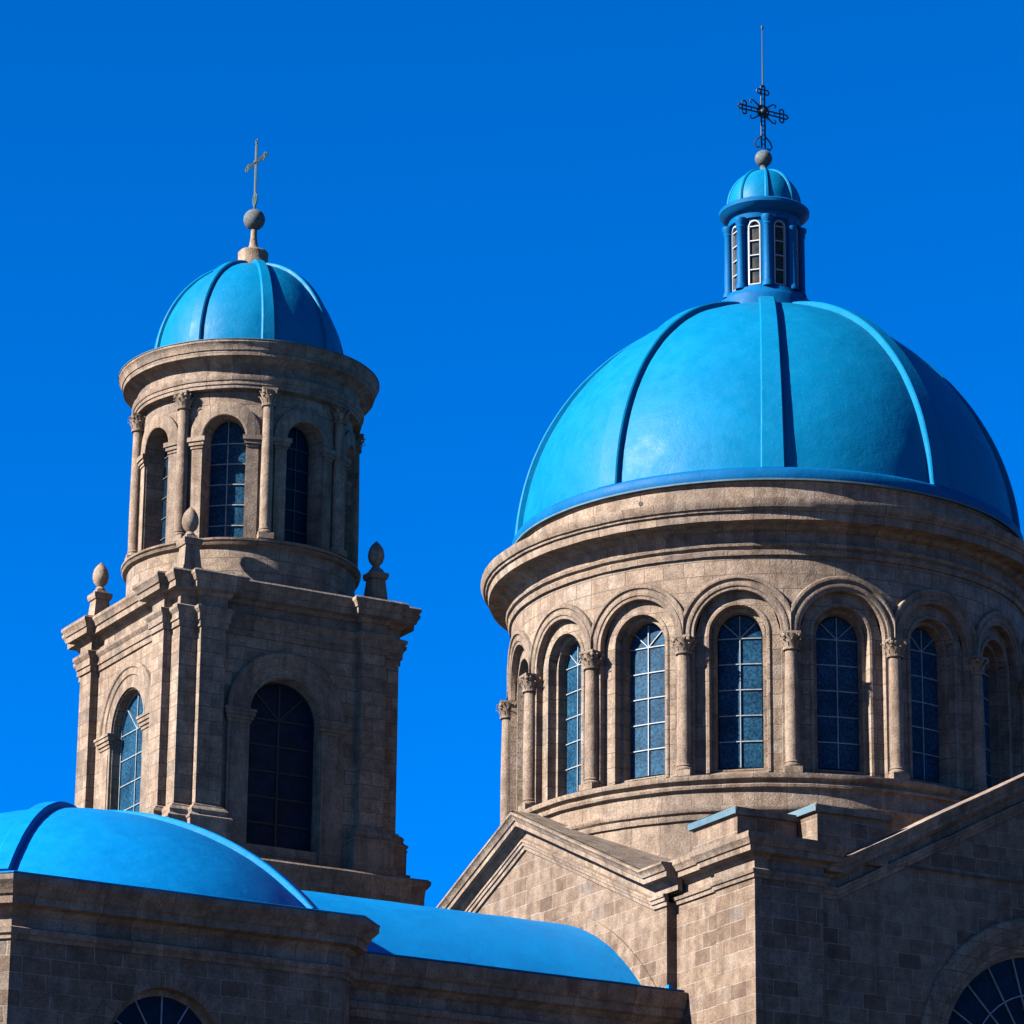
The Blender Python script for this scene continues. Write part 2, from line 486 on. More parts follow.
def column(parent, R, ang0, z0, zb, zc, z1, r, w, mat, name="column"):
    """attached column at angle 0; copies turned round the axis"""
    bm = bmesh.new()
    H = zc - zb
    lathe(bm, [(r * 1.0, zb - .02), (r * 1.02, zb + H * .1), (r * 1.03, zb + H * .35), (r * .97, zb + H * .7), (r * .88, zc)], 24, 0, -R)
    col = link(name, bm, mat, parent, None, True, 40, .004)
    bm = bmesh.new()
    hb = zb - z0
    cube(bm, (0, -R, z0 + hb * .25), (w, w, hb * .5))
    lathe(bm, [(w * .40, z0 + hb * .5), (w * .49, z0 + hb * .54), (w * .50, z0 + hb * .66), (w * .43, z0 + hb * .74), (w * .38, z0 + hb * .80), (w * .43, z0 + hb * .88), (w * .42, z0 + hb * .96), (r, z0 + hb)], 22, 0, -R)
    link("column_base", bm, mat, col, None, True, 35, .006)
    bm = bmesh.new()
    capital(bm, 0, -R, zc, z1, r, w)
    link("capital", bm, mat, col, None, True, 40, .004)
    col.rotation_euler = (0, 0, ang0)
    return col

def arc(r0, z0, a, c, n, t0=0.0, t1=90.0, cut=None):
    out = []
    for i in range(n + 1):
        t = radians(t0 + (t1 - t0) * i / n)
        out.append((a * cos(t), z0 + c * sin(t)))
    return out

# ------------------------------------------------------------------ ground
bm = bmesh.new()
S = 4000.0; k = 40
bmesh.ops.create_grid(bm, x_segments=k, y_segments=k, size=S)
g = link("ground", bm, M_GROUND, None, None, False); g["kind"] = "structure"

# ================================================================== DOMED ROTUNDA
rot = thing("domed_rotunda", "large round stone drum with arched windows under the wide blue dome and lantern", "rotunda", (0, 0, 20.0))
B0 = 20.0
def Z(z): return z - B0
DP = radians(-28.1)
BAY = radians(22.5)
RW = 6.4
hw = RW * BAY / 2
ZS = Z(28.32)
def zprof(pr): return [(r, Z(z)) for r, z in pr]
# wall of the arcade
bm = bmesh.new()
for k in range(16):
    a = DP + BAY * (k + .5)
    f = cylf(RW, a)
    wall_arch(bm, f, -hw, hw, Z(24.82), Z(30.25), 1.04, ZS, Z(24.87), 0.0, n=22)
    reveal(bm, f, 1.04, ZS, Z(24.87), 0.0, -.17, n=22)
    f1 = cylf(RW, a)
    us = 1.04
    wall_arch(bm, f1, -us, us, Z(24.87), ZS + 1.04, .70, ZS, Z(24.97), -.17, n=22, top=lambda u: ZS + sqrt(max(0.0, 1.04 ** 2 - u * u)) + 1e-4)
link("wall", bm, M_ASH, rot, RW, False)
# lower drum and ledges
bm = bmesh.new()
lathe(bm, zprof([(6.58, 20.0), (6.58, 23.80), (6.64, 23.80), (6.66, 23.86), (6.66, 23.93), (6.72, 23.97), (6.75, 24.03), (6.75, 24.07), (6.50, 24.13), (6.50, 24.50), (6.52, 24.52), (6.60, 24.54), (6.62, 24.60), (6.55, 24.64), (6.55, 24.68), (6.66, 24.74), (6.68, 24.80), (6.68, 24.85), (6.36, 24.89)]), 192)
link("plinth", bm, M_TRIM, rot, 6.5, True, 28, .018)
# entablature
bm = bmesh.new()
lathe(bm, zprof([(6.38, 30.17), (6.47, 30.17), (6.49, 30.24), (6.50, 30.28), (6.45, 30.30), (6.45, 30.34), (6.53, 30.38), (6.55, 30.44), (6.42, 30.48), (6.42, 30.70), (6.44, 30.74), (6.55, 30.78), (6.62, 30.86), (6.92, 30.88), (6.98, 30.88), (7.00, 31.02), (7.00, 31.07), (7.06, 31.08), (7.07, 31.13), (7.12, 31.15), (7.15, 31.21), (7.18, 31.29), (7.18, 31.35), (6.32, 31.48), (6.32, 31.98), (6.36, 32.0), (6.36, 32.03), (6.0, 32.05)]), 224)
ent = link("cornice", bm, M_TRIM, rot, 6.6, True, 28, .018)
bm = bmesh.new()
a = radians(-28.1 - 33); 
tube(bm, [(6.25 * sin(a), -6.25 * cos(a), Z(31.75)), (6.335 * sin(a), -6.335 * cos(a), Z(31.75))], .06, 10)
link("drain_mouth", bm, M_HOLE, ent, None)
# windows with stepped inner jambs, columns, archivolts
def drum_window():
    f = cylf(RW, 0.0)
    bm = bmesh.new()
    pane(bm, f, .56, ZS, Z(25.2), -.60)
    w = link("window", bm, M_GLASS, rot, None, False)
    bm = bmesh.new()
    reveal(bm, f, .70, ZS, Z(24.97), -.17, -.36, n=22, sill=.10, w1=.69)
    wall_arch(bm, f, -.70, .70, Z(25.07), ZS + .7, .59, ZS, Z(25.10), -.36, n=22, top=lambda u: ZS + sqrt(max(0.0, .70 ** 2 - u * u)) + 1e-4)
    reveal(bm, f, .59, ZS, Z(25.10), -.36, -.66, n=22, sill=.10)
    archband(bm, f, [(.70, -.17), (.70, -.14), (.76, -.135), (.79, -.15), (.79, -.18)], ZS, Z(24.99))
    link("window_jamb", bm, M_ASH, w, RW, False)
    bm = bmesh.new()
    d0, d1 = -.60, -.565
    rows = 5; hh = (ZS - Z(25.2)) / rows
    for i in range(rows): bar(bm, f, (-.56, ZS - i * hh), (.56, ZS - i * hh), .024, d0, d1)
    bar(bm, f, (0, Z(25.2)), (0, ZS + .54), .026, d0, d1 + .004)
    for s in (-1, 1): bar(bm, f, (0, ZS), (s * .56 * sin(radians(48)), ZS + .56 * cos(radians(48))), .022, d0, d1 + .002)
    link("glazing_bars", bm, M_BAR, w, None, False)
    return w
W0 = drum_window()
bm = bmesh.new()
f = cylf(RW, 0.0)
archband(bm, f, [(1.39, -.05), (1.39, .05), (1.37, .09), (1.33, .10), (1.29, .09), (1.27, .05), (1.24, .035), (1.22, .035), (1.21, .055), (1.17, .065), (1.12, .05), (1.10, .02), (1.035, .015), (1.03, -.02), (1.028, -.10)], ZS, Z(28.25), clip=hw - .002, n=40)
A0 = link("archivolt", bm, M_TRIM, rot, RW, True, 35, .004)
C0 = column(rot, RW + .06, DP, Z(24.86), Z(25.17), Z(27.84), Z(28.26), .165, .42, M_TRIM)
for k in range(16):
    a = DP + BAY * (k + .5)
    if k == 0:
        W0.rotation_euler = A0.rotation_euler = (0, 0, a)
    else:
        copy_part(W0, a); copy_part(A0, a); copy_part(C0, DP + BAY * k)
# dome
DA, DC, DZ = 6.22, 6.58, 32.0
prof = [(6.22, Z(32.30))] + [(r, Z(z)) for r, z in arc(0, DZ, DA, DC, 60, 4.5, 81)]
bm = bmesh.new()
lathe(bm, prof, 160)
dome = link("dome", bm, M_BLUE, rot, None, True, 50, .018)
rp = [(DA + .01, Z(32.34))] + [(r, Z(z)) for r, z in arc(0, DZ, DA, DC, 48, 4.0, 80.5)]
for k in range(8):
    bm = bmesh.new()
    rib(bm, rp, DP + k * pi / 4 + radians({6: 3.5, 7: 3.2, 0: -3.3, 1: -8.5, 2: -9.0}.get(k, 0)), .58, .34, .15)
    link("rib", bm, M_BLUE, dome, None, True, 35, .006)
bm = bmesh.new()
lathe(bm, zprof([(6.05, 32.05), (6.40, 32.06), (6.42, 32.10), (6.42, 32.30), (6.38, 32.36), (6.30, 32.40), (6.15, 32.44)]), 192)
sk = link("dome_skirt", bm, M_BLUE3, dome, None, True, 35, .006)
bm = bmesh.new()
lathe(bm, zprof([(6.36, 32.035), (6.45, 32.035), (6.45, 32.075), (6.40, 32.078)]), 192)
link("dome_edge_trim", bm, M_RIM, dome, None, True, 35, .006)
# lantern
bm = bmesh.new()
lathe(bm, zprof([(1.27, 38.3), (1.26, 38.74), (1.24, 38.84), (1.10, 38.88), (1.04, 38.95), (1.0, 39.06), (.98, 39.10)]), 64)
for k in range(8):
    f = cylf(.86, DP + (k + .5) * pi / 4)
    h2 = .86 * pi / 8
    wall_arch(bm, f, -h2, h2, Z(39.05), Z(41.1), .155, Z(40.78), Z(39.18), 0, n=10)
    reveal(bm, f, .155, Z(40.78), Z(39.18), 0, -.10, n=10)
lan = link("lantern", bm, M_BLUE3, rot, None, True, 35, .003)
LOFF = (.022, -.012, 0)
lan.location = LOFF
bm = bmesh.new()
lathe(bm, zprof([(.84, 40.98), (.93, 41.0), (.95, 41.08), (.90, 41.10), (.92, 41.18), (1.02, 41.22), (1.10, 41.30), (1.16, 41.36), (1.17, 41.44), (1.13, 41.48), (.93, 41.52), (.93, 41.58)]), 72)
link("lantern_cornice", bm, M_BLUE3, lan, None, True, 35, .003)
LP = [(.93, Z(41.55))] + [(r, Z(z)) for r, z in arc(0, 41.60, .92, 1.02, 24, 0, 88)] + [(0, Z(42.62))]
bm = bmesh.new(); lathe(bm, LP, 56)
ld = link("lantern_dome", bm, M_BLUE, lan, None, True, 50, .004)
bm = bmesh.new()
for k in range(8): rib(bm, [(r, Z(z)) for r, z in [(.93, 41.52)] + arc(0, 41.60, .92, 1.02, 20, 2, 80)], DP + k * pi / 4, .13, .07, .05)
link("lantern_dome_ribs", bm, M_BLUE, lan, None, True, 35)
for k in range(8):
    bm = bmesh.new()
    f = cylf(.86, DP + k * pi / 4)
    R = .93; a = DP + k * pi / 4; cx, cy = R * sin(a), -R * cos(a)
    lathe(bm, zprof([(.15, 39.08), (.15, 39.16), (.13, 39.20), (.115, 39.26), (.105, 40.75), (.13, 40.79), (.115, 40.82), (.14, 40.9), (.165, 40.97), (.165, 41.02)]), 16, cx, cy)
    link("lantern_column", bm, M_BLUE3, lan, None, True, 40)
    f = cylf(.86, DP + (k + .5) * pi / 4)
    bm = bmesh.new()
    pane(bm, f, .16, Z(40.78), Z(39.18), -.06, n=10)
    link("lantern_pane", bm, M_GLASSL, lan, None, False)
    bm = bmesh.new()
    archband(bm, f, [(.165, -.07), (.165, .010), (.132, .010), (.132, -.07)], Z(40.78), Z(39.18), n=14)
    for i in range(5): bar(bm, f, (-.14, Z(39.20) + i * .395), (.14, Z(39.20) + i * .395), .026, -.055, .0)
    link("lantern_window_frame", bm, M_WHITE, lan, None, False)
# finial ball, cross and rod
bm = bmesh.new()
lathe(bm, zprof([(.14, 42.55), (.10, 42.66), (.09, 42.78), (.12, 42.82)]), 16)
ball(bm, (0, 0, Z(42.99)), .225, 1.0, 28)
link("finial_ball", bm, M_BALL, rot, None, True, 50).location = LOFF
bm = bmesh.new()
X, ZZ = Vector((1, 0, 0)), Vector((0, 0, 1))
ctr = Vector((0, 0, Z(44.32)))
def arm(d, p, L, w0, end=.16):
    """openwork arm of two rods with cross ties and a trefoil tip"""
    for s in (-1, 1): tube(bm, [ctr + p * s * w0, ctr + d * (L * .8) + p * s * w0 * .9], .022)
    for t in (.25, .5, .72): tube(bm, [ctr + d * L * t - p * w0, ctr + d * L * t + p * w0], .014)
    e = ctr + d * (L * .8)
    for s in (-1, 1):
        tube(bm, ring_pts(e + p * s * (end * .75), (d, p), end * .42, 12), .022)
    tube(bm, ring_pts(e + d * end * .75, (d, p), end * .40, 12), .022)
    tube(bm, [e + d * end, e + d * (end * 1.5)], .022, 6, .006)
arm(X, ZZ, .72, .055); arm(-X, ZZ, .72, .055); arm(ZZ, X, .70, .055)
for s in (-1, 1): tube(bm, [ctr + X * s * .055, Vector((X * s * .055).to_tuple()) + ZZ * Z(43.28)], .024)
for t in range(7): tube(bm, [Vector((-.055, 0, Z(43.4 + t * .13))), Vector((.055, 0, Z(43.4 + t * .13)))], .014)
for s in (-1, 1):
    tube(bm, [Vector((s * .06, 0, Z(43.62))), Vector((s * .2, 0, Z(43.5))), Vector((s * .27, 0, Z(43.36))), Vector((s * .2, 0, Z(43.26))), Vector((s * .12, 0, Z(43.30)))], .022)
    for q in (-1, 1):
        d = (X * s + ZZ * q).normalized(); t = (X * s - ZZ * q).normalized()
        tube(bm, [ctr + d * .1, ctr + d * .26, ctr + d * .40 + t * .03, ctr + d * .46 + t * .09, ctr + d * .42 + t * .14, ctr + d * .37 + t * .12], .024, 6, .014)
ball(bm, ctr, .10, 1.0, 12)
tube(bm, ring_pts(ctr, (X, ZZ), .17, 16), .020)
for i in range(16):
    a = pi * i / 8 + pi / 16; d = X * cos(a) + ZZ * sin(a)
    tube(bm, [ctr + d * .08, ctr + d * (.27 if i % 2 else .22)], .016, 5, .007)
link("cross", bm, M_IRON, rot, None, True, 50).location = LOFF
bm = bmesh.new()
tube(bm, [(0, 0, Z(45.0)), (0, 0, Z(45.9)), (0, 0, Z(46.75))], .022, 6, .012)
ball(bm, (0, 0, Z(46.72)), .035, 2.0, 8)
link("lightning_rod", bm, M_PATINA, rot, None, True, 50).location = LOFF

# ================================================================== CROSSING BLOCK WITH GABLES
ch = thing("gabled_church_block", "square stone church block with moulded gables and corner piers carrying the big round drum", "church", (0, 0, 0))
YG = 6.35; SL = .438; ZA = 24.62
XP, YP = -6.6, -9.67
# pier / block walls (plan outline, counter-clockwise seen from above)
GX0, GX1, GXC = -4.9, 7.5, 1.3
bm = bmesh.new()
plan = [(-6.6, 9.67), (-6.6, -8.09), (-6.66, -8.09), (-6.66, -9.67), (GX0, -9.67), (GX0, -9.42), (GX1, -9.42), (GX1, -9.67), (9.2, -9.67), (9.2, 9.67)]
P2 = plan[:5]
def strip(bm, pts, z0, z1):
    for a, b in zip(pts[:-1], pts[1:]): quad(bm, Vector((a[0], a[1], z0)), Vector((b[0], b[1], z0)), Vector((b[0], b[1], z1)), Vector((a[0], a[1], z1)))
strip(bm, plan[:6], 0, 21.95); strip(bm, plan[6:] + plan[:1], 0, 21.95)
link("wall", bm, M_WALL, ch, None, False)
# left gable wall with the arch line of the nave roof
bm = bmesh.new()
def gtop(y): return ZA - .55 - SL * abs(y)
ys = [-YG + 2 * YG * i / 20 for i in range(21)]
for a, b in zip(ys[:-1], ys[1:]):
    quad(bm, Vector((-6.85, a, 0)), Vector((-6.85, b, 0)), Vector((-6.85, b, gtop(b))), Vector((-6.85, a, gtop(a))))
for y in (-YG, YG): quad(bm, Vector((-6.85, y, 0)), Vector((-6.5, y, 0)), Vector((-6.5, y, gtop(y))), Vector((-6.85, y, gtop(y))))
link("gable_wall", bm, M_WALL, ch, None, False)
bm = bmesh.new()
def fl(u, z, d): return Vector((-6.85 - d, -u, z))
archband(bm, fl, [(7.86, -.02), (7.86, .035), (7.84, .05), (7.50, .05), (7.50, -.02)], 14.28, 14.28, n=90)
bmesh.ops.bisect_plane(bm, geom=bm.verts[:] + bm.edges[:] + bm.faces[:], plane_co=(0, 0, 18.9), plane_no=(0, 0, -1), clear_outer=True)
link("arch_band", bm, M_WALL, ch, None, True, 35)

RAKE = [(0, -.86), (.05, -.86), (.06, -.78), (.10, -.76), (.11, -.68), (.14, -.67), (.14, -.61), (.02, -.58), (.02, -.42), (.08, -.39), (.12, -.33), (.30, -.31), (.31, -.31), (.31, -.19), (.35, -.18), (.37, -.13), (.42, -.07), (.45, -.05), (.45, 0), (.0, .03), (-.10, .03), (-.10, -.6)]
def rake(path, wallf, prof, name):
    """moulding along a gable: path=[(s,z)], wallf(s,out,z)"""
    bm = bmesh.new(); rows = []
    pts = []
    for (a, za), (b, zb) in zip(path[:-1], path[1:]):
        k = max(1, int(sqrt((b - a) ** 2 + (zb - za) ** 2) / .7))
        for j in range(k): pts.append((a + (b - a) * j / k, za + (zb - za) * j / k))
    pts.append(path[-1])
    for s, z in pts: rows.append([wallf(s, o, z + dz) for o, dz in prof])
    for A, B in zip(rows[:-1], rows[1:]):
        for j in range(len(prof) - 1): quad(bm, A[j], A[j + 1], B[j + 1], B[j])
    for R in (rows[0], rows[-1]):
        vs = [bm.verts.new(p) for p in R]
        try: bm.faces.new(vs)
        except ValueError: pass
    return link(name, bm, M_TRIM, ch, None, True, 28, .018)
zr = ZA - SL * 5.86
rake([(-6.85, zr), (-5.86, zr), (0, ZA), (5.86, zr), (6.85, zr)], lambda s, o, z: Vector((-6.85 - o, s, z)), RAKE[7:], "gable_cornice")
rake([(-6.42, zr), (-5.86, zr), (0, ZA), (5.86, zr), (6.42, zr)], lambda s, o, z: Vector((-6.85 - o, s, z)), RAKE[:8] + [(0, -.575)], "gable_string_course")
# pier cornice
PC = [(0, 21.23), (.05, 21.23), (.06, 21.30), (.10, 21.32), (.12, 21.40), (.02, 21.44), (.02, 21.62), (.07, 21.65), (.11, 21.71), (.28, 21.74), (.29, 21.86), (.33, 21.87), (.36, 21.94), (.41, 22.0), (.42, 22.08), (.42, 22.12), (-.4, 22.16)]
bm = bmesh.new(); sweep(bm, [(-6.6, -6.37), (-6.6, -8.09), (-6.66, -8.09), (-6.66, -9.67), (GX0, -9.67), (GX0, -9.3)], PC, False)
link("pier_cornice", bm, M_TRIM, ch, None, True, 28, .018)
bm = bmesh.new(); sweep(bm, [(GX1, -9.3), (GX1, -9.67), (9.2, -9.67), (9.2, 9.67), (-6.6, 9.67), (-6.6, 6.37)], PC, False)
link("pier_cornice", bm, M_TRIM, ch, None, True, 28, .018)
# right gable, with its great lunette
SL2 = .513; ZA2 = 24.83; LC, LZ = 1.3, 17.65
bm = bmesh.new()
fr = flat(9.42)
wall_arch(bm, fr, GX0, GX1, 0, 25, 3.30, LZ, LZ - .3, 0, uc=LC, n=48, top=lambda u: ZA2 - .55 - SL2 * abs(u - GXC))
link("gable_wall", bm, M_WALL, ch, None, False)
zr2 = ZA2 - SL2 * 5.72
rake([(GX0 + .06, zr2), (GXC - 5.72, zr2), (GXC, ZA2), (GXC + 5.72, zr2), (GX1 - .02, zr2)], lambda s, o, z: Vector((s, -9.42 - o, z)), RAKE, "gable_cornice")
bm = bmesh.new()
archband(bm, fr, [(3.64, -.02), (3.64, .06), (3.60, .10), (3.42, .10), (3.39, .05), (3.22, .04), (3.20, -.04), (3.04, -.05), (3.02, -.12), (2.88, -.13), (2.86, -.34), (2.80, -.34), (2.80, -.44)], LZ, LZ - .25, uc=LC, n=56)
lw = link("arched_surround", bm, M_ASH, ch, None, True, 30, .004)
def lunette(parent, f, uc, zs, R, d, rings, rays, zb, mat, nm="lunette_window"):
    bm = bmesh.new(); pane(bm, f, R, zs, zb, d, uc=uc, n=40)
    o = link(nm, bm, mat, parent, None, False)
    bm = bmesh.new()
    for r in rings: archband(bm, f, [(r + .014, d), (r + .014, d + .035), (r - .014, d + .035), (r - .014, d)], zs, zs, uc=uc, n=40)
    for i in range(1, rays):
        a = pi * i / rays
        bar(bm, f, (uc - rings[-1] * cos(a), zs + rings[-1] * sin(a)), (uc - R * cos(a), zs + R * sin(a)), .026, d, d + .04)
    link("glazing_bars", bm, M_BAR, o, None, False)
    return o
lunette(ch, fr, LC, LZ, 2.82, -.40, (1.95, 1.12), 12, LZ - .25, M_GLASSD)
bm = bmesh.new()
wall_arch(bm, flat(9.42 - .01), -2.4, 4.9, 0, LZ - .25, .01, LZ - .5, LZ - .5, -.44)
link("backing_wall", bm, M_WALL, ch, None, False)
# roofs
bm = bmesh.new()
def slab(bm, c):
    quad(bm, *[Vector(p) for p in c])
for s in (-1, 1):
    slab(bm, [(-7.26, 0, ZA + .045), (0, 0, ZA + .045), (0, s * 5.9, ZA + .045 - SL * 5.9), (-7.26, s * 5.9, ZA + .045 - SL * 5.9)])
    slab(bm, [(-6.5, s * 5.9, ZA + .045 - SL * 5.9), (0, s * 5.9, ZA + .045 - SL * 5.9), (0, s * 6.6, ZA - .2 - SL * 6.6), (-6.5, s * 6.6, ZA - .2 - SL * 6.6)])
    slab(bm, [(9.6, 0, ZA + .045), (0, 0, ZA + .045), (0, s * 6.9, ZA + .045 - SL * 6.9), (9.6, s * 6.9, ZA + .045 - SL * 6.9)])
    slab(bm, [(GXC, -9.3, ZA2 - .55), (GXC, 9.8, ZA2 - .55), (GXC + s * 6.3, 9.8, ZA2 - .55 - SL2 * 6.3), (GXC + s * 6.3, -9.3, ZA2 - .55 - SL2 * 6.3)])
slab(bm, [(-6.5, -9.5, 22.0), (9.1, -9.5, 22.0), (9.1, 9.5, 22.0), (-6.5, 9.5, 22.0)])
bmesh.ops.subdivide_edges(bm, edges=bm.edges[:], cuts=6, use_grid_fill=True)
link("roof", bm, M_ROOF, ch, None, False, wob=.02)
# far gables
bm = bmesh.new()
for a, b in zip(ys[:-1], ys[1:]):
    quad(bm, Vector((9.4, a, 0)), Vector((9.4, b, 0)), Vector((9.4, b, ZA - SL * abs(b))), Vector((9.4, a, ZA - SL * abs(a))))
xs = [GXC - 6.2 + 12.4 * i / 20 for i in range(21)]
for a, b in zip(xs[:-1], xs[1:]):
    quad(bm, Vector((a, 9.75, 0)), Vector((b, 9.75, 0)), Vector((b, 9.75, ZA2 - SL2 * abs(b - GXC))), Vector((a, 9.75, ZA2 - SL2 * abs(a - GXC))))
link("rear_gable_wall", bm, M_WALL, ch, None, False)
# attic blocks, copings pale blue on the sunlit face only
def attic(x0, x1, y0, y1, zt):
    bm = bmesh.new(); cube(bm, ((x0 + x1) / 2, (y0 + y1) / 2, (21.9 + zt - .16) / 2), (x1 - x0, y1 - y0, zt - .16 - 21.9))
    o = link("attic_block", bm, M_WALL, ch, None, False)
    bm = bmesh.new(); cube(bm, ((x0 + x1) / 2, (y0 + y1) / 2, zt - .08), (x1 - x0 + .16, y1 - y0 + .16, .16))
    bmesh.ops.remove_doubles(bm, verts=bm.verts, dist=.0005)
    bmesh.ops.bevel(bm, geom=bm.edges[:], offset=.02, segments=2, affect='EDGES')
    cpg = link("coping", bm, M_TRIM, o, None, True, 30)
    bm = bmesh.new(); cube(bm, (x0 - .088, (y0 + y1) / 2, zt - .08), (.012, y1 - y0 + .14, .15))
    link("sun_side_paint", bm, M_RIM, cpg, None, False)  # sunlit tone put into colour: blue on this face, others left stone
attic(-6.55, -5.0, -8.82, -6.98, 22.97)
attic(-4.96, -3.1, -9.57, -8.2, 23.08)

# ================================================================== NAVE
nv = thing("barrel_roofed_nave", "low stone nave with a smooth bright blue barrel roof running into the gable", "nave", (-12, 0, 0))
NX = -12.0
VZ, VR = 14.45, 7.40
bm = bmesh.new()
x0, x1 = -19.6 - NX, -6.80 - NX
aw = math.asin(6.25 / VR)
N = 48; K = 24
rows = []
for i in range(K + 1):
    x = x0 + (x1 - x0) * i / K
    rows.append([bm.verts.new((x, VR * sin(-aw + 2 * aw * j / N), VZ + VR * cos(-aw + 2 * aw * j / N))) for j in range(N + 1)])
for A, B in zip(rows[:-1], rows[1:]):
    for j in range(N): bm.faces.new((A[j], A[j + 1], B[j + 1], B[j]))
link("barrel_roof", bm, M_BLUE2, nv, None, True, 60, .02)
NC = [(-.02, 17.9), (.04, 17.9), (.06, 18.05), (.12, 18.08), (.12, 18.22), (.02, 18.26), (.02, 18.48), (.10, 18.52), (.16, 18.60), (.26, 18.64), (.27, 18.80), (.33, 18.84), (.38, 18.96), (.42, 19.04), (.42, 19.19), (-.3, 19.21)]
bm = bmesh.new()
for s in (-1, 1):
    quad(bm, *[Vector(p) for p in ((x0, s * 6.42, 0), (x1 + .2, s * 6.42, 0), (x1 + .2, s * 6.42, 18.4), (x0, s * 6.42, 18.4))])
link("wall", bm, M_WALL, nv, None, False)
bm = bmesh.new(); sweep(bm, [(x0, -6.42), (x1 + .18, -6.42)], NC, False, .5)
link("cornice", bm, M_TRIM, nv, None, True, 28, .015)
bm = bmesh.new(); sweep(bm, [(x1 + .18, 6.42), (x0, 6.42)], NC, False, .5)
link("cornice", bm, M_TRIM, nv, None, True, 28, .015)

bm = bmesh.new(); sweep(bm, [(x0, -6.42), (x1 + .1, -6.42)], [(.30, 19.205), (.40, 19.195), (.43, 19.20), (.43, 19.235), (.25, 19.26), (-.2, 19.28)], False, .5)
link("eave_flashing", bm, M_BLUE3, nv, None, True, 28, .018)
bm = bmesh.new()
cube(bm, (x1 - .02, -6.40, 19.33), (.10, .12, .16)); cube(bm, (x1 - .03, -6.02, 19.34), (.08, .08, .18))
link("corner_flashing", bm, M_BLUE2, nv, None, False)

# ================================================================== CHAPEL
CX, CY = -19.36, -3.89
cp = thing("vaulted_chapel", "stone chapel with chamfered corners and a low rounded blue vault with raised ribs", "chapel", (CX, CY, 0))
HW, CHM = 4.06, .39
CD = 8.09
def chplan(h, c): return [(-h, CD - c), (-h, -h + c), (-h + c, -h), (h - c, -h), (h, -h + c), (h, CD - c), (h - c, CD), (-h + c, CD)]
plan = chplan(HW, CHM)
UC = -.25; CZ, CR = 16.42, 1.29
bm = bmesh.new()
fc = flat(HW)
wall_arch(bm, fc, -HW + CHM, HW - CHM, 0, 18.7, CR, CZ, CZ - .3, 0, uc=UC, n=28)
reveal(bm, fc, CR, CZ, CZ - .3, 0, -.30, uc=UC, n=28)
strip(bm, [plan[3], plan[4], plan[5], plan[6], plan[7], plan[0], plan[1], plan[2]], 0, 18.7)
link("wall", bm, M_WALL, cp, None, False)
bm = bmesh.new()
nv_ = 17
for i in range(nv_):   # wedge-shaped arch stones, each a touch proud
    a0, a1 = pi * i / nv_ + .008, pi * (i + 1) / nv_ - .008; dd = .006 + .008 * random.random(); ro = 1.64 + .05 * random.random()
    g4 = [(UC - r * cos(a), CZ + r * sin(a)) for r, a in ((CR, a0), (CR, (a0 + a1) / 2), (CR, a1), (ro, a1), (ro, (a0 + a1) / 2), (ro, a0))]
    quad(bm, *[fc(u, z, dd) for u, z in g4])
    for p, q in zip(g4, g4[1:] + g4[:1]): quad(bm, fc(*p, dd), fc(*q, dd), fc(*q, -.02), fc(*p, -.02))
link("arch_stones", bm, M_WALL, cp, None, False)
lunette(cp, fc, UC, CZ, 1.20, -.26, (1.19, .42), 6, CZ - .3, M_GLASSD)
bm = bmesh.new()
archband(bm, fc, [(1.295, -.30), (1.295, -.2), (1.16, -.2), (1.16, -.30)], CZ, CZ - .3, uc=UC, n=40)
link("window_frame", bm, M_TRIM, cp, None, True, 30)
CC = [(0, 18.34), (.05, 18.34), (.06, 18.42), (.11, 18.45), (.13, 18.56), (.02, 18.60), (.02, 18.84), (.07, 18.88), (.13, 18.97), (.32, 19.0), (.33, 19.15), (.38, 19.18), (.42, 19.28), (.50, 19.36), (.55, 19.42), (.55, 19.54), (-.4, 19.60)]
bm = bmesh.new(); sweep(bm, plan, CC, True, .5)
link("cornice", bm, M_TRIM, cp, None, True, 28, .018)
bm = bmesh.new(); sweep(bm, plan, [(.50, 19.545), (.565, 19.545), (.565, 19.575), (.48, 19.60)], True, .5)
link("cornice_edge_trim", bm, M_BLUE2, cp, None, True, 28, .004)
# shallow spherical shell, trimmed by the walls
VX, VY, VR_, VZC = .19, 1.99, 7.72, 14.83
def shell(r): return VZC + sqrt(max(0.0, VR_ * VR_ - r * r))
bm = bmesh.new()
lathe(bm, [(0, VZC + VR_)] + [(.16 * i, shell(.16 * i)) for i in range(1, 44)], 112, VX, VY)
for co, no in (((4.42, 0, 0), (1, 0, 0)), ((-4.20, 0, 0), (-1, 0, 0)), ((0, -4.25, 0), (0, -1, 0)), ((0, 8.2, 0), (0, 1, 0)), ((0, 0, 19.35), (0, 0, -1))):
    bmesh.ops.bisect_plane(bm, geom=bm.verts[:] + bm.edges[:] + bm.faces[:], plane_co=co, plane_no=no, clear_outer=True)
ed = [e for e in bm.edges if len(e.link_faces) == 1]
ex = bmesh.ops.extrude_edge_only(bm, edges=ed)
for v in ex["geom"]:
    if isinstance(v, bmesh.types.BMVert): v.co.z = 19.25
va = link("vault", bm, M_BLUE2, cp, None, True, 40, .012)
for dg in (-38, 38, 142, 218):
    bm = bmesh.new()
    rib(bm, [(r, shell(r)) for r in [5.75 - 5.6 * i / 40 for i in range(41)]], radians(dg), .42, .30, .13)
    bmesh.ops.translate(bm, verts=bm.verts, vec=(VX, VY, 0))
    bmesh.ops.bisect_plane(bm, geom=bm.verts[:] + bm.edges[:] + bm.faces[:], plane_co=(0, 0, 19.3), plane_no=(0, 0, -1), clear_outer=True)
    link("rib", bm, M_BLUE2, va, None, True, 35, .006)

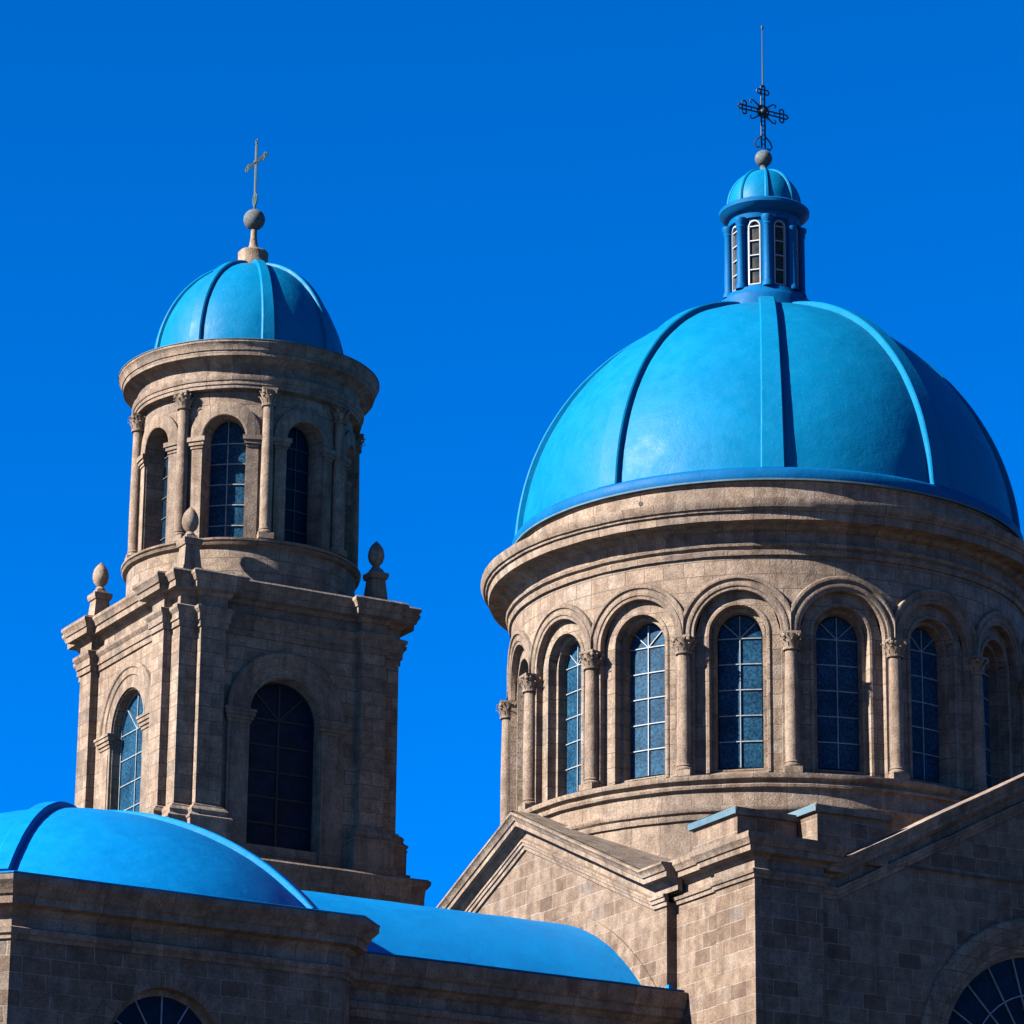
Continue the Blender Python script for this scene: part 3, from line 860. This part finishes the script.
# ================================================================== BELL TOWER
TX, TY = -8.690, 12.458
tw = thing("bell_tower", "brown stone bell tower with round belfry and the smaller blue dome", "bell tower", (TX, TY, 0))
H = 3.163; PI0, PI1, PD = 1.97, 2.67, .23
# plan with pilaster breaks, counter-clockwise
def tplan(h):
    side = [(-h, 0), (-PI1, 0), (-PI1, PD), (-PI0, PD), (PI0, 0), (PI0, PD), (PI1, PD), (PI1, 0)]
    side = [(-h, 0), (-PI1, 0), (-PI1, PD), (-PI0, PD), (-PI0, 0), (PI0, 0), (PI0, PD), (PI1, PD), (PI1, 0)]
    out = []
    for k in range(4):
        a = k * pi / 2
        for u, d in side:
            x, y = u, -(h + d); out.append((x * cos(a) - y * sin(a), x * sin(a) + y * cos(a)))
    return out
TP_ = tplan(H)
OW, OS, OB = 1.02, 28.88, 25.45
UCK = {0: -.10, 3: .18}
bm = bmesh.new()
for k in range(4):
    f = flat(H, k * pi / 2)
    wall_arch(bm, f, -H, H, 24.9, 31.0, OW, OS, OB, 0, n=24, uc=UCK.get(k, 0))
    reveal(bm, f, OW, OS, OB, 0, -.50, n=24, sill=.05, uc=UCK.get(k, 0))
link("wall", bm, M_ASH, tw, None, False)
for k in range(4):
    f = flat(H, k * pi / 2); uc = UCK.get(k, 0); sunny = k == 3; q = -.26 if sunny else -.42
    bm = bmesh.new(); pane(bm, f, OW, OS, OB, q, uc=uc)
    w = link("window", bm, M_GLASS if sunny else M_GLASSD, tw, None, False)  # sun and shade carried by two pane colours
    bm = bmesh.new()
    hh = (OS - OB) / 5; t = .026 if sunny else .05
    for i in range(5): bar(bm, f, (uc - OW, OS - i * hh), (uc + OW, OS - i * hh), t, q, q + .03)
    bar(bm, f, (uc, OB), (uc, OS + OW), t * 1.2, q, q + .034)
    for i in (-1, 1): bar(bm, f, (uc, OS), (uc + i * OW * .707, OS + OW * .707), t, q, q + .032)
    archband(bm, f, [(OW - .004, q), (OW - .004, q + .04), (OW - .05, q + .04), (OW - .05, q)], OS, OB, uc=uc)
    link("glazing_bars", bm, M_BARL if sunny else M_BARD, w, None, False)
    bm = bmesh.new()
    archband(bm, f, [(1.70, -.02), (1.70, .10), (1.66, .13), (1.58, .13), (1.55, .09), (1.38, .085), (1.36, .05), (1.33, .045), (1.10, .04), (1.08, .06), (1.035, .06), (1.03, .02), (1.03, .0)], OS + .02, OS + .02, n=40, uc=uc)
    for sd in (-1, 1):
        a, b = sorted((uc + sd * 1.04, uc + sd * 1.66))
        box(bm, f, a, b, 25.0, 28.60, -.02, .07)
        box(bm, f, a + .1, b - .1, 25.4, 28.4, .06, .085)
        for zz, hh2, dd in ((28.56, .09, .10), (28.65, .10, .14), (28.75, .10, .18), (28.85, .07, .21)):
            box(bm, f, a - dd + .07, b + dd - .07, zz, zz + hh2, -.02, dd)
    link("arch_surround", bm, M_TRIM, tw, None, True, 30, .006)
# pilasters
for k in range(4):
    for s in (-1, 1):
        bm = bmesh.new(); f = flat(H, k * pi / 2)
        a, b = sorted((s * PI0, s * PI1))
        for i in range(9): 
            z0, z1 = 26.1 + i * .55, 26.1 + (i + 1) * .55
            box(bm, f, a, b, z0, min(z1, 31.0), -.02, PD)
            if z1 >= 31: break
        link("pilaster", bm, M_ASH, tw, None, False)
# corner pedestals (pilaster bases)
BP = [(.30, 24.93), (.30, 25.10), (.22, 25.12), (.22, 25.80), (.25, 25.82), (.25, 25.88), (.19, 25.92), (.15, 25.98), (.17, 26.06), (.13, 26.12), (.08, 26.16), (.07, 26.2), (0, 26.24), (-.05, 26.24)]
for k in range(4):
    a = k * pi / 2
    loc = [(-H, -PI0 + .0), (-H - PD, -PI0), (-H - PD, -PI1), (-H, -PI1), (-H, -H), (-PI1, -H), (-PI1, -H - PD), (-PI0, -H - PD), (-PI0, -H)]
    pts = [(x * cos(a) - y * sin(a), x * sin(a) + y * cos(a)) for x, y in loc]
    bm = bmesh.new(); sweep(bm, pts, BP, False, .8)
    link("pilaster_base", bm, M_TRIM, tw, None, True, 28, .015)
# base storey
sq = lambda h: [(-h, -h), (h, -h), (h, h), (-h, h)]
bm = bmesh.new()
h = 3.74
strip(bm, sq(h) + [(-h, -h)], 0, 24.7)
link("base_wall", bm, M_WALL, tw, None, False)
bm = bmesh.new(); sweep(bm, sq(h), [(0, 24.40), (.02, 24.66), (.05, 24.70), (.10, 24.76), (.13, 24.82), (.13, 24.89), (.06, 24.95), (-1.6, 24.97)], True, .5)
link("base_ledge", bm, M_TRIM, tw, None, True, 28, .015)
# entablature of the square stage
TE = [(0, 30.90), (.05, 30.90), (.05, 31.04), (.09, 31.06), (.09, 31.24), (.12, 31.27), (.17, 31.34), (.17, 31.42), (.02, 31.48), (.02, 31.70), (.08, 31.73), (.13, 31.82), (.30, 31.85), (.31, 32.0), (.35, 32.02), (.38, 32.12), (.43, 32.18), (.43, 32.25), (.37, 32.31), (-.9, 32.42)]
bm = bmesh.new(); sweep(bm, TP_, TE, True, .5)
bmesh.ops.contextual_create
link("cornice", bm, M_TRIM, tw, None, True, 28, .018)
bm = bmesh.new(); quad(bm, *[Vector((x, y, 32.38)) for x, y in sq(2.6)])
link("terrace", bm, M_ROOF, tw, None, False)
# urns on the corners
for sx, sy, d in ((-1, -1, 2.82), (1, -1, 2.68), (1, 1, 2.75), (-1, 1, 2.85)):
    bm = bmesh.new(); cx, cy = sx * d, sy * d
    UP = [(.10, 0), (.14, .03), (.12, .07), (.085, .11), (.12, .15), (.185, .23), (.222, .36), (.215, .48), (.18, .60), (.115, .70), (.05, .765), (.02, .80), (0, .81)]
    lathe(bm, [(r, 33.44 + z) for r, z in UP], 24, cx, cy)
    u = link("urn", bm, M_TRIM, tw, None, True, 40, .006)
    bm = bmesh.new()
    for h0, h1, z0, z1 in ((.30, .28, 32.3, 32.56), (.25, .19, 32.56, 33.16), (.23, .26, 33.16, 33.24), (.26, .26, 33.24, 33.33), (.18, .13, 33.33, 33.46)):
        lo = [Vector((cx + i * h0, cy + j * h0, z0)) for i, j in ((-1, -1), (1, -1), (1, 1), (-1, 1))]
        hi = [Vector((cx + i * h1, cy + j * h1, z1)) for i, j in ((-1, -1), (1, -1), (1, 1), (-1, 1))]
        quad(bm, *lo); quad(bm, *hi)
        for i in range(4): quad(bm, lo[i], lo[(i + 1) % 4], hi[(i + 1) % 4], hi[i])
    link("urn_pedestal", bm, M_TRIM, u, None, False, wob=.008)
# round belfry
TPH = radians(-14.83); RB = 2.85; BB = pi / 4; hwb = RB * BB / 2
bm = bmesh.new()
lathe(bm, [(3.05, 32.3), (3.05, 33.42), (3.08, 33.44), (3.16, 33.46), (3.19, 33.52), (3.13, 33.54), (3.20, 33.58), (3.21, 33.63), (2.5, 33.68)], 128)
link("belfry_plinth", bm, M_ASH, tw, 3.05, True, 28, .015)
bm = bmesh.new()
BS, BO = 36.55, .575
for k in range(8):
    f = cylf(RB, TPH + (k + .5) * BB)
    wall_arch(bm, f, -hwb, hwb, 33.64, 37.9, BO, BS, 33.74, 0, n=20)
    reveal(bm, f, BO, BS, 33.74, 0, -.55, n=20)
link("belfry_wall", bm, M_ASH, tw, RB, False)
def belfry_window():
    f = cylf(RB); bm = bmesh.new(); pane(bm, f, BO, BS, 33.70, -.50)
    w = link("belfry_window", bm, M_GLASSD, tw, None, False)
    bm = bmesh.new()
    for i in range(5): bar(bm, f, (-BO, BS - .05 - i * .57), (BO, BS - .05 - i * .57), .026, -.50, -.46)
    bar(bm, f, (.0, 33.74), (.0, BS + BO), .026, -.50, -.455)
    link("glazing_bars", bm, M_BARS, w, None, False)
    return w
b0 = belfry_window()
bm = bmesh.new(); f = cylf(RB)
archband(bm, f, [(.95, -.05), (.95, .075), (.92, .085), (.60, .085), (.575, .07), (.575, -.05)], BS, BS, n=32)
for s in (-1, 1):
    a, b = sorted((s * .585, s * .90))
    box(bm, f, a, b, 33.68, 36.3, -.03, .06, 2)
    for zz, hh, dd in ((36.24, .08, .09), (36.32, .10, .13), (36.42, .125, .17)): box(bm, f, a - dd + .08, b + dd - .07, zz, zz + hh, -.03, dd, 3)
s0 = link("arch_surround", bm, M_TRIM, tw, RB, True, 30, .005)
c0 = column(tw, 2.98, TPH, 33.66, 33.98, 37.37, 37.84, .155, .40, M_TRIM)
for k in range(8):
    a = TPH + (k + .5) * BB
    if k == 0: b0.rotation_euler = s0.rotation_euler = (0, 0, a)
    else:
        c = copy_part(b0, a); copy_part(s0, a); copy_part(c0, TPH + k * BB)
        if k == 7:   # the bay the sun reaches: sunlight put into paler panes and bars
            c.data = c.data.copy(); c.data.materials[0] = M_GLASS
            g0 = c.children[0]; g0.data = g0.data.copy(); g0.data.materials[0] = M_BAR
bm = bmesh.new()
lathe(bm, [(2.80, 37.83), (3.06, 37.83), (3.06, 37.92), (3.09, 37.93), (3.09, 38.02), (3.12, 38.04), (3.15, 38.12), (3.15, 38.17), (3.03, 38.20), (3.03, 38.44), (3.05, 38.48), (3.14, 38.52), (3.20, 38.58), (3.32, 38.62), (3.40, 38.63), (3.41, 38.76), (3.44, 38.77), (3.46, 38.86), (3.50, 38.94), (3.53, 38.97), (3.53, 39.03), (2.4, 39.12)], 160)
link("belfry_cornice", bm, M_TRIM, tw, 3.2, True, 28, .018)
bm = bmesh.new(); lathe(bm, [(3.50, 39.035), (3.55, 39.03), (3.55, 39.05), (3.2, 39.075)], 160)
link("cornice_edge_trim", bm, M_RIM, tw, None, True, 40, .006)
TA, TC, TZ = 2.56, 3.12, 39.3
bm = bmesh.new()
lathe(bm, [(TA + .04, 39.05), (TA + .02, 39.25)] + arc(0, TZ, TA, TC, 40, 0, 84), 120)
td = link("dome", bm, M_BLUE, tw, None, True, 50, .015)
for k in range(8):
    bm = bmesh.new(); rib(bm, [(TA, 39.08)] + arc(0, TZ, TA, TC, 36, 2, 83), TPH + k * BB, .38, .22, .10)
    link("rib", bm, M_BLUE, td, None, True, 35, .004)
bm = bmesh.new()
lathe(bm, [(.45, 42.2), (.45, 42.52), (.43, 42.56), (.41, 42.60), (.42, 42.85), (.38, 42.90), (.26, 42.93), (.17, 42.98), (.12, 43.08), (.085, 43.35), (.085, 43.55)], 28)
fb = link("finial_base", bm, M_TRIM, tw, None, True, 35, .004)
bm = bmesh.new(); ball(bm, (0, 0, 43.86), .30, 1.0, 30)
link("finial_ball", bm, M_BALL, tw, None, True, 50, .006)
bm = bmesh.new()
Yv = Vector((0, 1, 0)); c = Vector((0, 0, 45.58))
tube(bm, [(0, 0, 44.1), (0, 0, 45.0), (0, 0, 46.2)], .034, 6, .026)
for s in (-.05, .05): tube(bm, [(0, s, 44.3), (0, s, 46.1)], .016)
tube(bm, [c - Yv * .62, c + Yv * .62], .026)
for s in (-1, 1):
    for t in (-.055, .055): tube(bm, [c + ZZ * t, c + Yv * s * .5 + ZZ * t], .015)
    tube(bm, ring_pts(c + Yv * s * .60, (Yv, ZZ), .07, 10), .018)
    tube(bm, ring_pts(c + Yv * s * .50 + ZZ * .07, (Yv, ZZ), .045, 8), .014)
    tube(bm, ring_pts(c + Yv * s * .50 - ZZ * .07, (Yv, ZZ), .045, 8), .014)
    tube(bm, [Vector((0, s * .03, 44.65)), Vector((0, s * .14, 44.52)), Vector((0, s * .10, 44.36)), Vector((0, s * .02, 44.25))], .02)
tube(bm, ring_pts((0, 0, 46.2), (Yv, ZZ), .06, 10), .018)
ball(bm, c, .07, 1, 10)
link("cross", bm, M_PATINA, tw, None, True, 50)

# the round belfry stands a few centimetres off the square stage's axis
for c in tw.children:
    nm = c.name.split(".")[0]
    if nm in ("belfry_wall", "belfry_window", "belfry_cornice", "column", "cornice_edge_trim", "dome", "finial_base", "finial_ball", "cross") or (nm == "arch_surround" and abs(c.rotation_euler.z) > 1e-4):
        c.location = (.045, -.025, 0)
